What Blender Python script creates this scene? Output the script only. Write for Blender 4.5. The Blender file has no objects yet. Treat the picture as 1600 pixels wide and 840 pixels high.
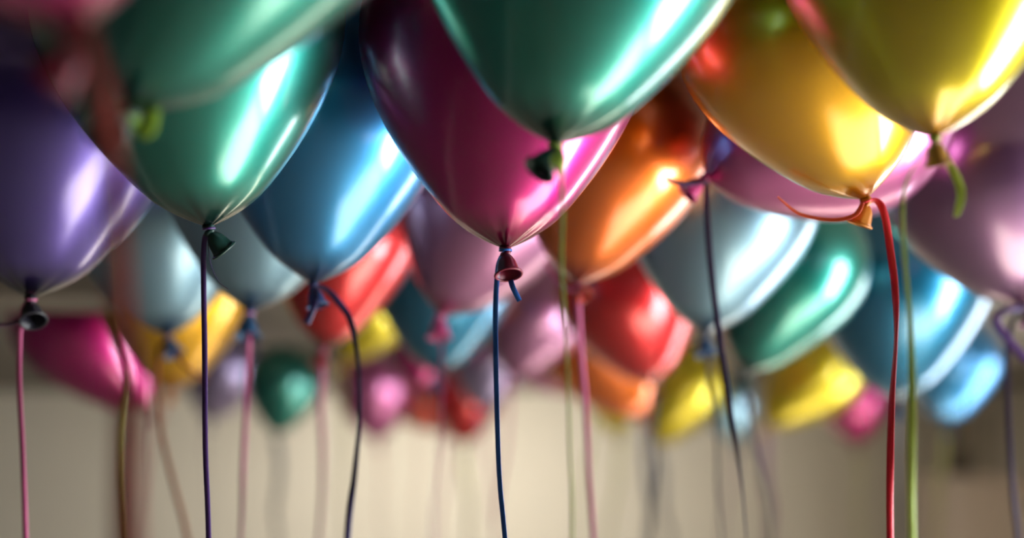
import bpy, bmesh, math, random
from mathutils import Vector, Matrix, Quaternion
from math import sin, cos, pi, radians

S = bpy.context.scene
COL = S.collection
random.seed(7)

# ------------------------------------------------------------------ camera, light, exposure
EYE = 1.75            # camera height above the floor
F = 2222.0            # focal length in pixels of the 1600 wide frame
HORIZON = 789.0       # image row of the horizon
CEIL = EYE + 0.61

cam_d = bpy.data.cameras.new('camera')
cam = bpy.data.objects.new('camera', cam_d)
COL.objects.link(cam)
cam.location = (0, 0, EYE)
cam.rotation_euler = (radians(90), 0, 0)
cam_d.sensor_width = 36
cam_d.lens = F * 36 / 1600
cam_d.shift_y = (HORIZON - 420) / 1600
cam_d.clip_start = 0.02
cam_d.dof.use_dof = True
cam_d.dof.focus_distance = 1.37
cam_d.dof.aperture_fstop = 1.45
S.camera = cam

S.view_settings.view_transform = 'Standard'
S.view_settings.look = 'None'
S.view_settings.gamma = 1
S.view_settings.use_curve_mapping = False
S.view_settings.exposure = -1.46
S.cycles.use_denoising = True
S.cycles.max_bounces = 8
S.cycles.sample_clamp_indirect = 6

w = bpy.data.worlds.new('world'); S.world = w
w.use_nodes = True
bg = w.node_tree.nodes['Background']
bg.inputs[0].default_value = (0.75, 0.87, 1.0, 1)
bg.inputs[1].default_value = 1.2

def area(name, loc, rot, sx, sy, power, color, spread=180):
    l = bpy.data.lights.new(name, 'AREA')
    l.shape = 'RECTANGLE'; l.size = sx; l.size_y = sy
    l.energy = power; l.color = color; l.spread = radians(spread)
    o = bpy.data.objects.new(name, l); COL.objects.link(o)
    o.location = loc; o.rotation_euler = rot
    return o
WIN = [(1.25, 1.0, 580), (4.3, 0.8, 190)]   # centre, width and daylight of the floor-length windows in the right wall; the second is added to brighten far balloons
WIN_Z, WIN_H = 1.1, 2.06
XR, XL, YB, YF = 2.62, -3.1, 7.6, -4.5
for wy, ww, pw in WIN:
    area('window_daylight', (XR + 0.22, wy, WIN_Z), (0, radians(90), 0), WIN_H, ww, pw, (0.93, 0.97, 1.0))
sun_d = bpy.data.lights.new('sun', 'SUN'); sun_d.energy = 170; sun_d.angle = radians(5); sun_d.color = (1.0, 0.98, 0.94)
sun = bpy.data.objects.new('sun', sun_d); COL.objects.link(sun)
sun.rotation_euler = (0, radians(45), radians(2))
# added fill light under the ceiling, tilted to brighten the back wall
area('back_wall_fill', (-0.35, 6.35, CEIL - 0.06), (radians(36), 0, 0), 1.3, 0.10, 78, (1.0, 0.95, 0.87))

# ------------------------------------------------------------------ helpers
def lin(c):
    return tuple(((v/255)/12.92 if v/255 <= .04045 else ((v/255+.055)/1.055)**2.4) for v in c)

def mesh_obj(name, bm, mat, parent=None, smooth=True):
    me = bpy.data.meshes.new(name)
    bm.normal_update(); bm.to_mesh(me); bm.free()
    if smooth:
        for p in me.polygons: p.use_smooth = True
    if mat: me.materials.append(mat)
    o = bpy.data.objects.new(name, me); COL.objects.link(o)
    if parent: o.parent = parent
    return o

def add_box(bm, x0, x1, y0, y1, z0, z1):
    v = [bm.verts.new(p) for p in ((x0,y0,z0),(x1,y0,z0),(x1,y1,z0),(x0,y1,z0),(x0,y0,z1),(x1,y0,z1),(x1,y1,z1),(x0,y1,z1))]
    for f in ((0,3,2,1),(4,5,6,7),(0,1,5,4),(1,2,6,5),(2,3,7,6),(3,0,4,7)):
        bm.faces.new([v[i] for i in f])

def lathe(bm, prof, seg=32, M=None, cap0=False, cap1=False, radius=None):
    """prof: list of (z, r); radius(z, r, a) may modulate"""
    rings = []
    for (z, r) in prof:
        ring = []
        for i in range(seg):
            a = 2*pi*i/seg
            rr = radius(z, r, a) if radius else r
            p = Vector((rr*cos(a), rr*sin(a), z))
            ring.append(bm.verts.new(M @ p if M else p))
        rings.append(ring)
    for a, b in zip(rings, rings[1:]):
        for i in range(seg):
            j = (i+1) % seg
            bm.faces.new((a[i], a[j], b[j], b[i]))
    if cap0: bm.faces.new(list(reversed(rings[0])))
    if cap1: bm.faces.new(rings[-1])
    return rings

def torus(bm, R, r, M, n=20, m=8, wob=0):
    g = []
    for i in range(n):
        a = 2*pi*i/n
        ring = []
        for j in range(m):
            b = 2*pi*j/m
            rr = r*(1+wob*sin(3*a+1.3*R*1000))
            ring.append(bm.verts.new(M @ Vector(((R+rr*cos(b))*cos(a), (R+rr*cos(b))*sin(a), rr*sin(b)))))
        g.append(ring)
    for i in range(n):
        for j in range(m):
            bm.faces.new((g[i][j], g[(i+1)%n][j], g[(i+1)%n][(j+1)%m], g[i][(j+1)%m]))

def frame_z(direction):
    """rotation matrix taking +Z to direction"""
    return Vector((0, 0, 1)).rotation_difference(Vector(direction).normalized()).to_matrix().to_4x4()

def at(px, py, d):
    return Vector(((px-800)*d/F, d, EYE + (HORIZON-py)*d/F))

# ------------------------------------------------------------------ materials
def nodes_of(name):
    m = bpy.data.materials.new(name); m.use_nodes = True
    nt = m.node_tree
    return m, nt, nt.nodes['Principled BSDF'], nt.nodes['Material Output']

def plain(name, col, rough=0.6, metal=0.0, coat=0.0, noise=0.06, scale=6, bump=0.0):
    m, nt, p, out = nodes_of(name)
    c = lin(col)
    n = nt.nodes.new('ShaderNodeTexNoise'); n.inputs['Scale'].default_value = scale; n.inputs['Detail'].default_value = 4
    tc = nt.nodes.new('ShaderNodeTexCoord'); nt.links.new(tc.outputs['Object'], n.inputs['Vector'])
    mx = nt.nodes.new('ShaderNodeMix'); mx.data_type = 'RGBA'
    mx.inputs[6].default_value = (*[v*(1-noise) for v in c], 1)
    mx.inputs[7].default_value = (*[min(1, v*(1+noise)) for v in c], 1)
    nt.links.new(n.outputs['Fac'], mx.inputs[0]); nt.links.new(mx.outputs[2], p.inputs['Base Color'])
    p.inputs['Roughness'].default_value = rough; p.inputs['Metallic'].default_value = metal
    p.inputs['Coat Weight'].default_value = coat
    if bump:
        b = nt.nodes.new('ShaderNodeBump'); b.inputs['Strength'].default_value = bump; b.inputs['Distance'].default_value = 0.002
        n2 = nt.nodes.new('ShaderNodeTexNoise'); n2.inputs['Scale'].default_value = 180
        nt.links.new(tc.outputs['Object'], n2.inputs['Vector'])
        nt.links.new(n2.outputs['Fac'], b.inputs['Height']); nt.links.new(b.outputs[0], p.inputs['Normal'])
    return m

def pearl(name, col, deep, metal=0.93, rough=0.35, trans=0.06):
    """stretched pearlescent latex: its pigment grows dense and dark where the rubber thickens at the neck"""
    m, nt, p, out = nodes_of(name)
    N = nt.nodes.new; L = nt.links.new
    at_ = N('ShaderNodeAttribute'); at_.attribute_name = 'stretch'
    mr = N('ShaderNodeMapRange'); mr.interpolation_type = 'SMOOTHSTEP'
    mr.inputs[1].default_value = 0.0; mr.inputs[2].default_value = 0.22
    L(at_.outputs['Fac'], mr.inputs[0])
    mx = N('ShaderNodeMix'); mx.data_type = 'RGBA'
    mx.inputs[6].default_value = (*lin(deep), 1); mx.inputs[7].default_value = (*lin(col), 1)
    L(mr.outputs[0], mx.inputs[0])
    L(mx.outputs[2], p.inputs['Base Color'])
    p.inputs['Metallic'].default_value = metal
    p.inputs['Roughness'].default_value = rough
    p.inputs['Coat Weight'].default_value = 1.0
    p.inputs['Coat Roughness'].default_value = 0.16
    p.inputs['Coat IOR'].default_value = 1.7
    tr = N('ShaderNodeBsdfTranslucent'); L(mx.outputs[2], tr.inputs[0])
    ms = N('ShaderNodeMixShader'); ms.inputs[0].default_value = trans
    L(p.outputs[0], ms.inputs[1]); L(tr.outputs[0], ms.inputs[2]); L(ms.outputs[0], out.inputs[0])
    return m

def latex(name, col, rough=0.45):
    m, nt, p, out = nodes_of(name)
    p.inputs['Base Color'].default_value = (*lin(col), 1)
    p.inputs['Roughness'].default_value = rough
    p.inputs['Coat Weight'].default_value = 0.04
    return m

def ribbon_mat(name, col):
    m, nt, p, out = nodes_of(name)
    N = nt.nodes.new; L = nt.links.new
    tc = N('ShaderNodeTexCoord'); wv = N('ShaderNodeTexNoise'); wv.inputs['Scale'].default_value = 60
    L(tc.outputs['Object'], wv.inputs['Vector'])
    c = lin(col)
    mx = N('ShaderNodeMix'); mx.data_type = 'RGBA'
    mx.inputs[6].default_value = (*[v*.88 for v in c], 1); mx.inputs[7].default_value = (*[min(1, v*1.1) for v in c], 1)
    L(wv.outputs['Fac'], mx.inputs[0]); L(mx.outputs[2], p.inputs['Base Color'])
    p.inputs['Roughness'].default_value = 0.4
    p.inputs['Sheen Weight'].default_value = 0.1
    return m

PEARL = {   # body colour, thick-rubber colour
    'green':    ((28, 132, 120), (10, 50, 44)),
    'magenta':  ((180, 14, 112), (104, 4, 40)),
    'pink':     ((205, 105, 165), (165, 35, 100)),
    'pastel':   ((190, 125, 170), (150, 40, 90)),
    'blue':     ((48, 140, 200), (12, 48, 92)),
    'teal':     ((24, 118, 158), (8, 60, 90)),
    'ice':      ((140, 182, 205), (22, 62, 96)),
    'purple':   ((82, 66, 146), (13, 11, 26)),
    'plum':     ((122, 84, 122), (96, 40, 70)),
    'vermilion': ((214, 60, 26), (120, 20, 8)),
    'lavender': ((170, 155, 200), (84, 70, 110)),
    'red':      ((208, 30, 38), (110, 6, 14)),
    'orange':   ((232, 112, 26), (150, 40, 8)),
    'yellow':   ((232, 172, 2), (176, 104, 4)),
    'lemon':    ((236, 214, 26), (160, 120, 6)),
    'olive':    ((190, 172, 6), (156, 108, 6)),
}
PM = {k: pearl('pearl_' + k, a, b) for k, (a, b) in PEARL.items()}
KM = {k: latex('thick_' + k, b) for k, (a, b) in PEARL.items()}
RIB = {'violet': (66, 34, 96), 'navy': (44, 32, 78), 'blue': (30, 88, 172), 'red': (196, 10, 40), 'coral': (226, 84, 60),
       'chartreuse': (190, 214, 84), 'lime': (128, 168, 36), 'pink': (200, 96, 142), 'rose': (186, 100, 96), 'amber': (150, 76, 36), 'grey': (96, 98, 108),
       'brick': (158, 74, 62), 'mauve': (120, 80, 110), 'sage': (160, 160, 70)}
RM = {k: ribbon_mat('ribbon_' + k, v) for k, v in RIB.items()}

# ------------------------------------------------------------------ the room
def struct(name, boxes, mat, parent=None):
    bm = bmesh.new()
    for b in boxes: add_box(bm, *b)
    o = mesh_obj(name, bm, mat, parent, smooth=False)
    if parent is None: o['kind'] = 'structure'
    return o
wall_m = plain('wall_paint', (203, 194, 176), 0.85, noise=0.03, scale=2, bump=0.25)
dark_m = plain('dimmed_wall_paint', (58, 52, 50), 0.8)  # unseen walls toned dark so the balloon fronts pick up less light
ceil_m = plain('ceiling_paint', (110, 102, 92), 0.9, noise=0.03, bump=0.2)  # toned down to cut the light bounced off the ceiling
floor_m = plain('floor_wood', (188, 180, 164), 0.45, noise=0.25, scale=3)
trim_m = plain('trim_paint', (200, 195, 185), 0.5)
beam_m = plain('bulkhead_paint', (84, 74, 62), 0.8)
duct_m = plain('dark_duct', (92, 82, 66), 0.7)
cab_m = plain('cabinet_laminate', (176, 160, 146), 0.55)
steel_m = plain('brushed_steel', (170, 170, 170), 0.35, metal=0.9)

T = 0.15
struct('floor', [(XL-T, XR+T, YF-T, YB+T, -0.1, 0)], floor_m)
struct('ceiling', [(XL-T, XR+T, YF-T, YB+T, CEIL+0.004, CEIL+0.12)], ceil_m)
struct('wall_back', [(XL-T, XR+T, YB, YB+T, 0, CEIL)], wall_m)
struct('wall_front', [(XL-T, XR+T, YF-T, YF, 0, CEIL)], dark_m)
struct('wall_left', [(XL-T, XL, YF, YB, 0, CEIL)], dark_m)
wz0, wz1 = WIN_Z-WIN_H/2, WIN_Z+WIN_H/2
boxes = []; y = YF
for wy, ww, pw in WIN:
    boxes += [(XR, XR+T, y, wy-ww/2, 0, CEIL), (XR, XR+T, wy-ww/2, wy+ww/2, 0, wz0), (XR, XR+T, wy-ww/2, wy+ww/2, wz1, CEIL)]
    y = wy+ww/2
struct('wall_right', boxes + [(XR, XR+T, y, YB, 0, CEIL)], wall_m)
for i, (wy, ww, pw) in enumerate(WIN):  # the second one frames the added light for the far balloons
    win = bpy.data.objects.new('window_%d' % (i+1), None); COL.objects.link(win); win['kind'] = 'structure'
    wy0, wy1, fr = wy-ww/2, wy+ww/2, 0.035
    struct('frame', [(XR+.06, XR+.11, wy0, wy0+fr, wz0, wz1), (XR+.06, XR+.11, wy1-fr, wy1, wz0, wz1),
                     (XR+.06, XR+.11, wy0+fr, wy1-fr, wz0, wz0+fr), (XR+.06, XR+.11, wy0+fr, wy1-fr, wz1-fr, wz1)], trim_m, win)
struct('baseboard_back', [(XL, XR, YB-.015, YB, 0, .1)], trim_m)
struct('baseboard_left', [(XL, XL+.015, YF, YB, 0, .1)], trim_m)
# lowered ceiling bulkhead at the left, in front of the far balloons
bz = at(0, 462, 2.42).z
struct('ceiling_bulkhead', [(XL, -0.63, 2.40, 2.62, bz, CEIL)], beam_m)
# tall cabinet against the back wall at the right, and the boxed duct standing above it
cx = at(1478, 0, 6.5).x; cz = at(0, 742, 6.5).z
cab = bpy.data.objects.new('tall_cabinet', None); COL.objects.link(cab); cab.location = ((cx+XR)/2, 6.75, 0)
cab['label'] = 'tall blurred grey-brown cabinet standing against the back wall at the right edge'
cab['category'] = 'cabinet'
def cpart(name, boxes, mat, parent):
    bm = bmesh.new()
    px, py = cab.location.x, cab.location.y
    for b in boxes: add_box(bm, b[0]-px, b[1]-px, b[2]-py, b[3]-py, b[4], b[5])
    o = mesh_obj(name, bm, mat, parent, smooth=False)
    return o
xe = XR - 0.02; xm = (cx+xe)/2
cpart('body', [(cx, xe, 6.52, 6.98, 0.08, cz-.03), (cx+.03, xe-.03, 6.56, 6.98, 0, .08)], cab_m, cab)
cpart('top_panel', [(cx-.015, xe, 6.485, 6.985, cz-.03, cz)], cab_m, cab)
for (a, b, hx) in ((cx+.004, xm-.002, xm-.05), (xm+.002, xe-.004, xm+.035)):
    dr = cpart('door', [(a, b, 6.50, 6.52, .1, cz-.04)], cab_m, cab)
    cpart('handle', [(hx, hx+.015, 6.475, 6.487, 1.0, 1.3), (hx, hx+.015, 6.487, 6.5, 1.02, 1.04), (hx, hx+.015, 6.487, 6.5, 1.26, 1.28)], steel_m, dr)
struct('trim_duct', [(at(1489, 0, 6.6).x, at(1519, 0, 6.6).x, 6.6, 6.7, cz, CEIL)], duct_m)

# ------------------------------------------------------------------ balloons
KN = [(0, .03), (.03, .095), (.1, .225), (.2, .365), (.41, .555), (.61, .705), (.82, .835), (1.05, .94), (1.35, 1.0)]
def profile(u):
    """u 0..1 -> (t, w, stretch) in radii"""
    if u < 0.55:
        t = (u/0.55)**1.5*1.35
        for (a, wa), (b, wb) in zip(KN, KN[1:]):
            if t <= b + 1e-9: break
        i = KN.index((a, wa))
        f = (t-a)/(b-a)
        pa = KN[i-1] if i > 0 else (a-(b-a), wa-(wb-wa))
        pb = KN[i+2] if i+2 < len(KN) else (1.65, 1.0)
        ma = (wb-pa[1])/(b-pa[0]); mb = (pb[1]-wa)/(pb[0]-a)
        if i == len(KN)-2: mb = 0
        h = b-a
        w_ = (2*f**3-3*f**2+1)*wa + (f**3-2*f**2+f)*h*ma + (-2*f**3+3*f**2)*wb + (f**3-f**2)*h*mb
        return t, w_
    v = (u-0.55)/0.45*pi/2
    return 1.35 + sin(v), cos(v)

def catmull(pts, n):
    """pts: tuples; returns n samples per span of every component"""
    out = []
    P = [pts[0]] + list(pts) + [pts[-1]]
    for i in range(1, len(P)-2):
        p0, p1, p2, p3 = P[i-1], P[i], P[i+1], P[i+2]
        for k in range(n):
            t = k/n
            out.append(tuple(.5*((2*b) + (-a+c)*t + (2*a-5*b+4*c-d)*t*t + (-a+3*b-3*c+d)*t**3) for a, b, c, d in zip(p0, p1, p2, p3)))
    out.append(tuple(P[-2]))
    return out

def ribbon_mesh(bm, pts, width, th=0.0005, n=10):
    """pts: (x,y,z,twist degrees); a flat band with thickness that twists about its own run"""
    sm = catmull(pts, n)
    rings = []
    for i, s in enumerate(sm):
        p = Vector(s[:3])
        q = Vector(sm[min(i+1, len(sm)-1)][:3]) - Vector(sm[max(i-1, 0)][:3])
        if q.length < 1e-7: q = Vector((0, 0, -1))
        q.normalize()
        wd = q.cross(Vector((0, 1, 0)))
        if wd.length < 1e-4: wd = Vector((1, 0, 0))
        wd.normalize()
        wd = Quaternion(q, radians(s[3])) @ wd
        nn = q.cross(wd).normalized()
        h = width/2
        rings.append([bm.verts.new(p + wd*a*h + nn*b*th) for a, b in ((-1, -.5), (0, -.9), (1, -.5), (1, .5), (0, .1), (-1, .5))])
    for a, b in zip(rings, rings[1:]):
        for i in range(6):
            j = (i+1) % 6
            bm.faces.new((a[i], a[j], b[j], b[i]))
    bm.faces.new(rings[0]); bm.faces.new(list(reversed(rings[-1])))

def balloon(label, col, tip, rpx, lean=0, fwd=0, st=1.0, mouth=(0.3, -0.3, -1), ms=1.0, ribbons=(), pleat=1.0, d=None, roll=None, seg=64, rc=None):
    """tip: image point of the neck; rpx: radius in pixels of the frame; the top rests on the ceiling"""
    L = radians(lean); W = radians(fwd)
    axis = Vector((sin(L)*cos(W), -sin(W), cos(L)*cos(W))).normalized()
    k = 1.35*st*axis.z + 1.0
    if d is None:
        d = F*0.61/(k*rpx + HORIZON - tip[1])
    P = at(tip[0], tip[1], d)
    R = (CEIL - P.z)/k if rc is None else rc
    root = bpy.data.objects.new('balloon', None); COL.objects.link(root)
    root.location = P
    root['label'] = label; root['category'] = 'balloon'
    root['group'] = 'pearly balloons floating under the ceiling'
    # body
    bm = bmesh.new()
    nu = 56
    prof = []
    for i in range(nu):
        t, w_ = profile(i/nu)
        if t < 1.35: t *= st
        else: t += 1.35*(st-1)
        prof.append((t*R, max(w_, .03)*R))
    ph = random.random()*6
    def rad(z, r, a):
        t = z/R
        amp = pleat*0.055*math.exp(-(t/0.09)**1.2) if t < .6 else 0
        return r*(1 + amp*(sin(9*a+ph) + .6*sin(14*a+2*ph) + .5*sin(5*a+ph*3)) + 0.006*sin(2*a+ph)*sin(min(t, 2)*1.5))
    rings = lathe(bm, prof, seg, None, cap0=True, radius=rad)
    top = bm.verts.new((0, 0, (1.35*st+1)*R))
    for i in range(seg): bm.faces.new((rings[-1][i], rings[-1][(i+1) % seg], top))
    lay = bm.verts.layers.float.new('stretch')
    for v in bm.verts: v[lay] = v.co.z/R
    b = mesh_obj('body', bm, PM[col], root)
    b.rotation_euler = frame_z(axis).to_euler()
    # knot: two rubber coils crossing under the body
    bm = bmesh.new()
    A = frame_z(axis)
    g = ms
    nd = Vector(mouth).normalized()
    torus(bm, .0034*g, .0025*g, Matrix.Translation(-axis*.0012*g) @ A @ Matrix.Rotation(.35, 4, 'X'), 22, 10, .18)
    torus(bm, .0027*g, .0027*g, Matrix.Translation(-axis*.0055*g + nd*.001) @ A @ Matrix.Rotation(-.6, 4, 'Y'), 22, 10, .22)
    mesh_obj('knot', bm, KM[col], root)
    # flared mouth with a rolled lip
    bm = bmesh.new()
    M = Matrix.Translation(-axis*.0065*g + nd*.001*g) @ frame_z(nd)
    o_ = [(0, .003), (.003, .0060), (.007, .0083), (.012, .0096), (.017, .0106), (.0205, .0127)]
    i_ = [(.0198, .0119), (.0165, .0098), (.012, .0087), (.007, .0072), (.004, .0035)]
    def mrad(z, r, a): return r*(1+.05*sin(3*a+ph)+.03*sin(7*a+ph))
    lathe(bm, [(z*g, r*g) for z, r in o_+i_], 28, M, cap0=True, cap1=True, radius=mrad)
    mo = mesh_obj('mouth', bm, KM[col], root)
    bm = bmesh.new()
    torus(bm, .0125*g, .0013*g, M @ Matrix.Translation((0, 0, .0204*g)) @ Matrix.Scale(1, 4), 32, 8)
    mesh_obj('lip', bm, KM[col], mo)
    # ribbons tied round the neck
    for rb in ribbons:
        c, pts = rb[0], rb[1]
        wd = rb[2] if len(rb) > 2 else .0052
        w3 = []
        for q in pts:
            dd = q[3] if len(q) > 3 else 0
            v = at(q[0], q[1], d+dd) - P
            w3.append((v.x, v.y, v.z, q[2] if len(q) > 2 else 0))
        if rb[1][-1][1] >= 838:      # hangs on below the frame
            x, y, z, tw = w3[-1]
            px_, py_, pz_, _ = w3[-2]
            s = (x-px_)/max(1e-3, (pz_-z))
            for kk, dz in enumerate((.18, .4, .65)):
                w3.append((x + s*dz*.5 + .01*sin(kk*2+ph), y, z-dz, tw+30*(kk+1)))
        bm = bmesh.new()
        ribbon_mesh(bm, w3, wd)
        mesh_obj('ribbon', bm, RM[c], root)
    if ribbons:
        bm = bmesh.new()
        lathe(bm, [(-.001, .0056*g), (-.001, .0062*g), (.001, .0062*g), (.001, .0056*g), (-.001, .0056*g)], 20,
              Matrix.Translation(-axis*.003*g) @ A @ Matrix.Rotation(.15, 4, 'X'))
        mesh_obj('ribbon_wrap', bm, RM[ribbons[0][0]], root)
    return root

def hang(x0, y0, x1=None, tw=0, sway=4):
    x1 = x0 if x1 is None else x1
    n = 4
    return [(x0+(x1-x0)*i/n + (sway*sin(i*1.7+x0) if 0 < i < n else 0), y0+(840-y0)*i/n, tw+12*i) for i in range(n+1)]

# --- nearest
balloon('blurred dark pink balloon cut off by the top left corner, with a red mouth', 'magenta', (112, 50), 370, -10, 20, 1,
        (-.7, .1, -.9), 1.0, [('brick', [(128, 40, 30), (150, 110, 20), (168, 200, 0), (180, 330, 20), (186, 460, 0), (196, 640, 10), (194, 840, 0)], .011),
                          ('rose', [(122, 40, 30), (152, 130, 50), (172, 260, 30), (190, 460, 30), (207, 640, 10), (209, 840, 0)], .008)], d=.69, rc=.12)
balloon('big blurred green balloon at the upper left with a lime bow at its knot', 'green', (206, 170), 290, 30, 8, 1.5,
        (-.3, -.8, -.5), 1.2, [('lime', [(196, 176, 60), (210, 160, 20), (228, 158, 0), (236, 180, 0), (228, 205, 10), (214, 190, 60)], .011),
                        ('sage', [(194, 178, 50), (183, 205, 20), (176, 250, -20), (186, 420, -40), (190, 560, -35), (181, 700, -20), (184, 840, -10)], .0036)], d=.94, rc=.125)
balloon('green balloon at the top centre, its tip in front of the sharp magenta one', 'green', (868, 222), 284, 7, -4, 1,
        (-.7, -.4, -1), 1.0, [('chartreuse', [(868, 240, 0, -.016), (874, 248, 0, -.022), (873, 258, 0, -.022), (868, 264, 10, -.016)], .010),
                       ('chartreuse', [(870, 232, 60, -.005), (876, 240, 0, -.016), (866, 252, 0, -.02), (876, 262, 20, -.016), (876, 285, 60, -.006), (879, 330, 70), (878, 420, 72), (886, 560, 78), (890, 700, 76), (894, 840, 76)], .006)])
balloon('olive yellow balloon at the top right with a short curled lime ribbon end', 'olive', (1461, 212), 258, 0, -4, 1.05,
        (.25, .3, -1), .8, [('chartreuse', [(1462, 222, 40), (1478, 248, 20), (1495, 278, 10), (1502, 305, 20), (1494, 338, 70)], .0065),
                           ('chartreuse', [(1460, 224, 80), (1440, 245, 85), (1414, 290, 80), (1411, 370, 80), (1421, 500, 70), (1425, 620, 25), (1424, 740, 5), (1425, 840, 0)], .0062)])
# --- in focus
balloon('sharp green balloon left of centre with a dark green mouth and a long violet ribbon', 'green', (326, 352), 243, -5, 0, 1,
        (.62, .38, -.8), 1.0, [('violet', [(331, 359, 70), (323, 364, 30), (319, 380, 10), (318, 430, 0), (320, 560, 0), (321, 700, 0), (326, 840, 0)], .0052),
                            ('navy', [(327, 362, 80), (325, 380, 84), (330, 415, 84), (342, 440, 84), (357, 452, 86)], .003)])
balloon('sharp magenta balloon at the centre with an open red mouth and a thin blue ribbon', 'magenta', (790, 386), 232, 0, -6, 1.08,
        (.13, -.30, -.92), 1.05, [('blue', [(790, 392, 75), (782, 402, 45), (777, 430, 10), (774, 500, 20), (776, 620, 25), (780, 740, 30), (789, 840, 30)], .0052),
                            ('blue', [(792, 396, 0, .012), (797, 425, 10, .01), (800, 445, 10, .0), (812, 470, 10, 0)], .0052)])
balloon('sharp golden yellow balloon at the right with a long red ribbon', 'yellow', (1352, 309), 203, -21, 8, 1,
        (-.35, .22, -1), 1.0, [('red', [(1352, 316, 60), (1370, 314, 60), (1382, 335, 10), (1391, 390, 20), (1399, 460, 45), (1400, 530, 78), (1394, 620, 60), (1391, 720, 20), (1391, 840, 0)], .0075),
                              ('coral', [(1348, 316, 60, -.01), (1335, 336, 35, -.01), (1300, 343, 40), (1250, 334, 40), (1215, 307, 60)], .0055)])
# --- just behind focus
balloon('dark purple balloon at the left edge with a black mouth and a pink ribbon', 'purple', (48, 463), 228, 3, 0, 1,
        (.35, -.55, -1), 1.15, [('pink', [(46, 470, 20), (36, 482, 10), (31, 520, 0), (30, 600, 10), (35, 700, 10), (40, 840, 0)], .0062),
                               ('mauve', [(45, 475, 40), (34, 498, 30), (14, 506, 20), (-14, 508, 0)], .005)])
balloon('bright blue balloon left of centre, tip over the red one, twisting navy ribbon', 'blue', (490, 441), 196, 4, 0, 1.05,
        (.25, -.1, -1), 1.0, [('navy', [(494, 447, 60), (510, 452, 50), (530, 473, 0), (549, 505, 25), (561, 580, 55), (561, 660, 50), (554, 740, 30), (543, 840, 0)], .008),
                              ('navy', [(492, 448, 30, -.01), (494, 465, 20, -.02), (488, 485, 0, -.02), (479, 505, 0, -.02)], .0075)])
balloon('pink balloon leaning far right behind the golden yellow one, dark ribbon and red mouth', 'pink', (1104, 277), 205, 60, -8, 1,
        (-.8, -.1, -.75), 1.1, [('navy', [(1104, 284, 50), (1104, 320, 30), (1110, 410, 20), (1126, 540, 20), (1144, 660, 40), (1158, 750, 80), (1166, 840, 88)], .0078),
                              ('navy', [(1104, 284, 40, -.01), (1085, 286, 20, -.015), (1062, 286, 10, -.02), (1040, 279, 10, -.02)], .006)], d=1.70, rc=.142)
balloon('bright orange balloon right of centre with a pink ribbon', 'orange', (903, 441), 160, 13, 0, 1,
        (.5, -.5, -.7), .9, [('pink', [(905, 450, 0), (904, 480, 0), (909, 560, 0), (915, 640, 10), (920, 740, 20), (927, 840, 20)], .007),
                             ('pink', [(903, 452, 0, -.01), (888, 452, 0, -.01), (868, 436, 10, 0), (852, 408, 30, 0)], .006)])
balloon('big muted plum balloon at the right edge behind the yellow ones', 'plum', (1600, 476), 170, -16, 0, 1,
        (.1, -.3, -1), 1.0, [('navy', [(1598, 484, 20), (1582, 500, 30), (1574, 560, 30), (1576, 660, 30), (1582, 760, 20), (1590, 840, 20)], .007),
                             ('violet', [(1598, 480, 20, -.01), (1570, 484, 30, -.02), (1556, 500, 10, -.02), (1575, 530, 10, -.02), (1606, 566, 10, -.02)], .011)])
# --- second row
balloon('pale ice blue balloon between the purple and the sharp green one, amber ribbons', 'ice', (262, 522), 152, -4, 0, 1,
        (.5, -.3, -1), 1.2, [('amber', [(262, 530, 50), (250, 545, 20), (245, 600, 10), (253, 680, 20), (272, 760, 20), (292, 840, 20)], .0085),
                             ('amber', [(264, 530, 20), (280, 560, 20), (300, 580, 10), (326, 594, 30)], .007)])
balloon('pale ice blue balloon under the bright blue one, dark blue mouth, pink ribbon', 'ice', (390, 484), 168, 6, 0, 1,
        (0, -.3, -1), 1.35, [('pink', [(389, 492, 30), (389, 530, 0), (385, 620, 10), (380, 720, 10), (376, 840, 40)], .0068)])
balloon('pale ice blue balloon right of the orange one', 'ice', (1103, 520), 156, 6, 0, 1,
        (0, -.2, -1), 1.2, [('grey', hang(1104, 530, 1128, 20), .006)])
balloon('dusky pink balloon behind the sharp magenta one, with a magenta mouth', 'pastel', (690, 490), 145, 23, 0, 1,
        (0, -.2, -1), 1.35, [('pink', hang(690, 500, 683, 40), .006)])
balloon('red balloon with a broad white shine below the bright blue one', 'red', (505, 543), 122, 10, 0, 1.2,
        (-.2, -.3, -1), 1.15, [('pink', hang(506, 550, 498, 0), .010)])
balloon('blue balloon below the golden yellow one at the right', 'teal', (1405, 626), 148, 0, 0, 1,
        (-.1, -.4, -1), 1.15, [('grey', hang(1403, 632, 1402, 10), .009)], d=2.78, rc=.178)
balloon('green balloon leaning right below the tilted pink one at the right', 'green', (1165, 580), 118, 24, 0, 1.15,
        (0, -.3, -1), 1.15, [('grey', hang(1165, 590, 1205, 10), .008)], d=2.45, rc=.13)
balloon('dark teal balloon in the middle under the dusky pink one', 'teal', (683, 582), 116, 4, 0, 1,
        (0, -.3, -1), 1.15, [('violet', hang(683, 590, 676, 60), .006)])
balloon('red balloon in the middle under the orange one', 'red', (1022, 600), 112, -16, 0, 1,
        (0, -.3, -1), 1.15, [('grey', hang(1022, 606, 1018, 20), .012)])
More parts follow.
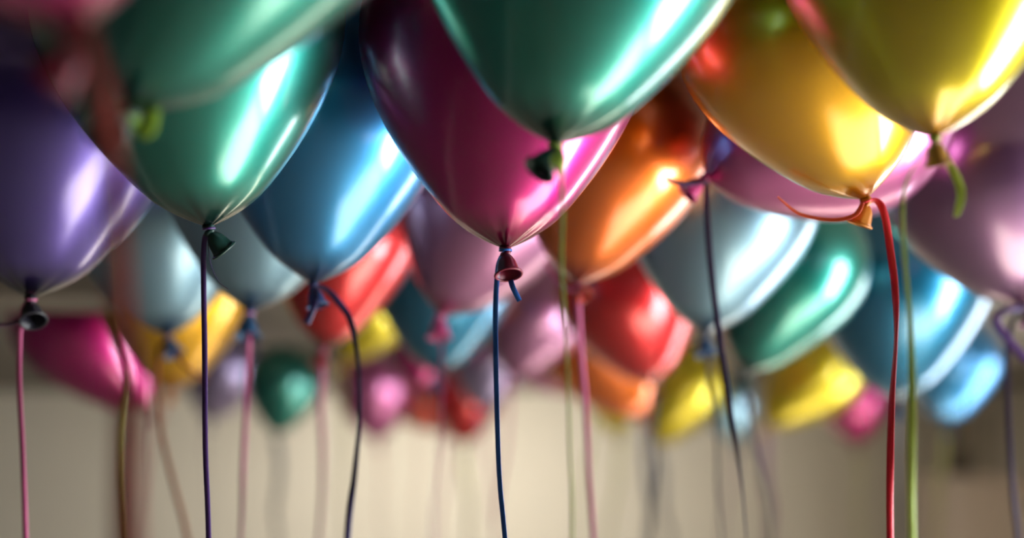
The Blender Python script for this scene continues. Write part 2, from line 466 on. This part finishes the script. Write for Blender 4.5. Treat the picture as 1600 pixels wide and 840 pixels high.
# --- third row
balloon('magenta balloon leaning left at the lower left edge', 'magenta', (226, 640), 106, -36, 0, 1.25,
        (.2, -.1, -1), 1.15, [('mauve', hang(224, 650, 214, 30), .008)])
balloon('yellow balloon half hidden behind the leftmost ice blue one', 'yellow', (266, 610), 116, 2, 0, 1,
        (0, -.2, -1), .9, [('rose', hang(266, 616, 206, 10), .004)])
balloon('orange balloon leaning left half hidden behind the red one in the middle', 'orange', (1006, 652), 96, -31, 0, 1.1,
        (.1, -.3, -1), 1.15, [('grey', hang(1008, 660, 1012, 0), .018)])
balloon('blue balloon at the far right with a round white shine', 'blue', (1478, 662), 74, 6, 0, 1,
        (.2, -.3, -1), 1.3, [('sage', hang(1478, 668, 1462, 0), .008)])
balloon('lilac pink balloon in the middle distance below the magenta mouth', 'pastel', (797, 588), 80, 22, 0, 1,
        (0, -.3, -1), 1.15, [('pink', hang(797, 594, 775, 0), .008)])
balloon('lavender balloon low at the left between the yellow and the small green one', 'lavender', (326, 656), 60, 16, 0, 1.0,
        (.1, -.3, -1), 1.3, [('mauve', hang(324, 656, 322, 20), .005)], d=5.3, rc=.15)
# --- far
balloon('small green balloon far back at the left', 'green', (432, 678), 60, 8, 0, 1,
        (0, -.3, -1), 1.15, [('grey', hang(433, 684, 434, 0), .024)], d=4.65, rc=.126)
balloon('small yellow balloon far back behind the red one left of centre', 'lemon', (536, 562), 62, 30, 0, 1,
        (0, -.3, -1), 1.2, [('sage', hang(533, 580, 536, 0), .008)])
balloon('small pink balloon far back left of centre with a pale lilac shine', 'pink', (592, 688), 62, -6, 0, 1,
        (0, -.3, -1), 1.3, [('rose', hang(590, 688, 600, 0), .008)])
balloon('small magenta balloon far back, mostly hidden left of the teal one', 'magenta', (652, 612), 60, 4, 0, 1,
        (0, -.3, -1), 1.2, [('rose', hang(652, 620, 648, 0), .004)])
balloon('small vermilion balloon leaning left far back in the middle', 'vermilion', (696, 672), 52, -36, 0, 1,
        (0, -.3, -1), 1.3, [('pink', hang(696, 680, 683, 0), .014)])
balloon('small red balloon far back in the middle with a pale pink shine', 'red', (724, 694), 60, 2, 0, 1,
        (0, -.3, -1), 1.15, [('sage', hang(726, 696, 732, 0), .022)])
balloon('small lavender balloon far back just left of the blue ribbon', 'lavender', (752, 640), 64, 10, 0, 1,
        (0, -.3, -1), 1.2, [('pink', hang(752, 648, 776, 0), .010)])
balloon('pink balloon leaning left far back under the orange one', 'pink', (932, 612), 74, -44, 0, 1,
        (0, -.3, -1), 1.2, [('sage', hang(930, 616, 905, 0), .008)])
balloon('small yellow balloon far back below the orange ones', 'lemon', (964, 678), 52, -4, 0, 1,
        (0, -.3, -1), 1.2, [('sage', hang(972, 674, 950, 0), .016)])
balloon('yellow balloon with a long pale shine right of the red one in the middle', 'lemon', (1024, 694), 66, 26, 0, 1.15,
        (0, -.3, -1), 1.3, [('grey', hang(1024, 694, 1048, 0), .026)])
balloon('small pale blue balloon far back right of the long navy ribbon', 'ice', (1150, 692), 42, -8, 0, 1,
        (.4, -.3, -1), 1.3, [('mauve', hang(1150, 696, 1128, 0), .010)], d=5.6, rc=.115)
balloon('yellow balloon leaning right far back below the green one at the right', 'lemon', (1196, 664), 70, 44, 0, 1.3,
        (-.2, -.3, -1), 1.3, [('mauve', hang(1196, 670, 1202, 0), .024)])
balloon('small magenta balloon far back at the right between the yellow and the blue one', 'magenta', (1338, 694), 56, 0, 0, 1,
        (0, -.3, -1), 1.15, [('sage', hang(1338, 696, 1345, 0), .006)])
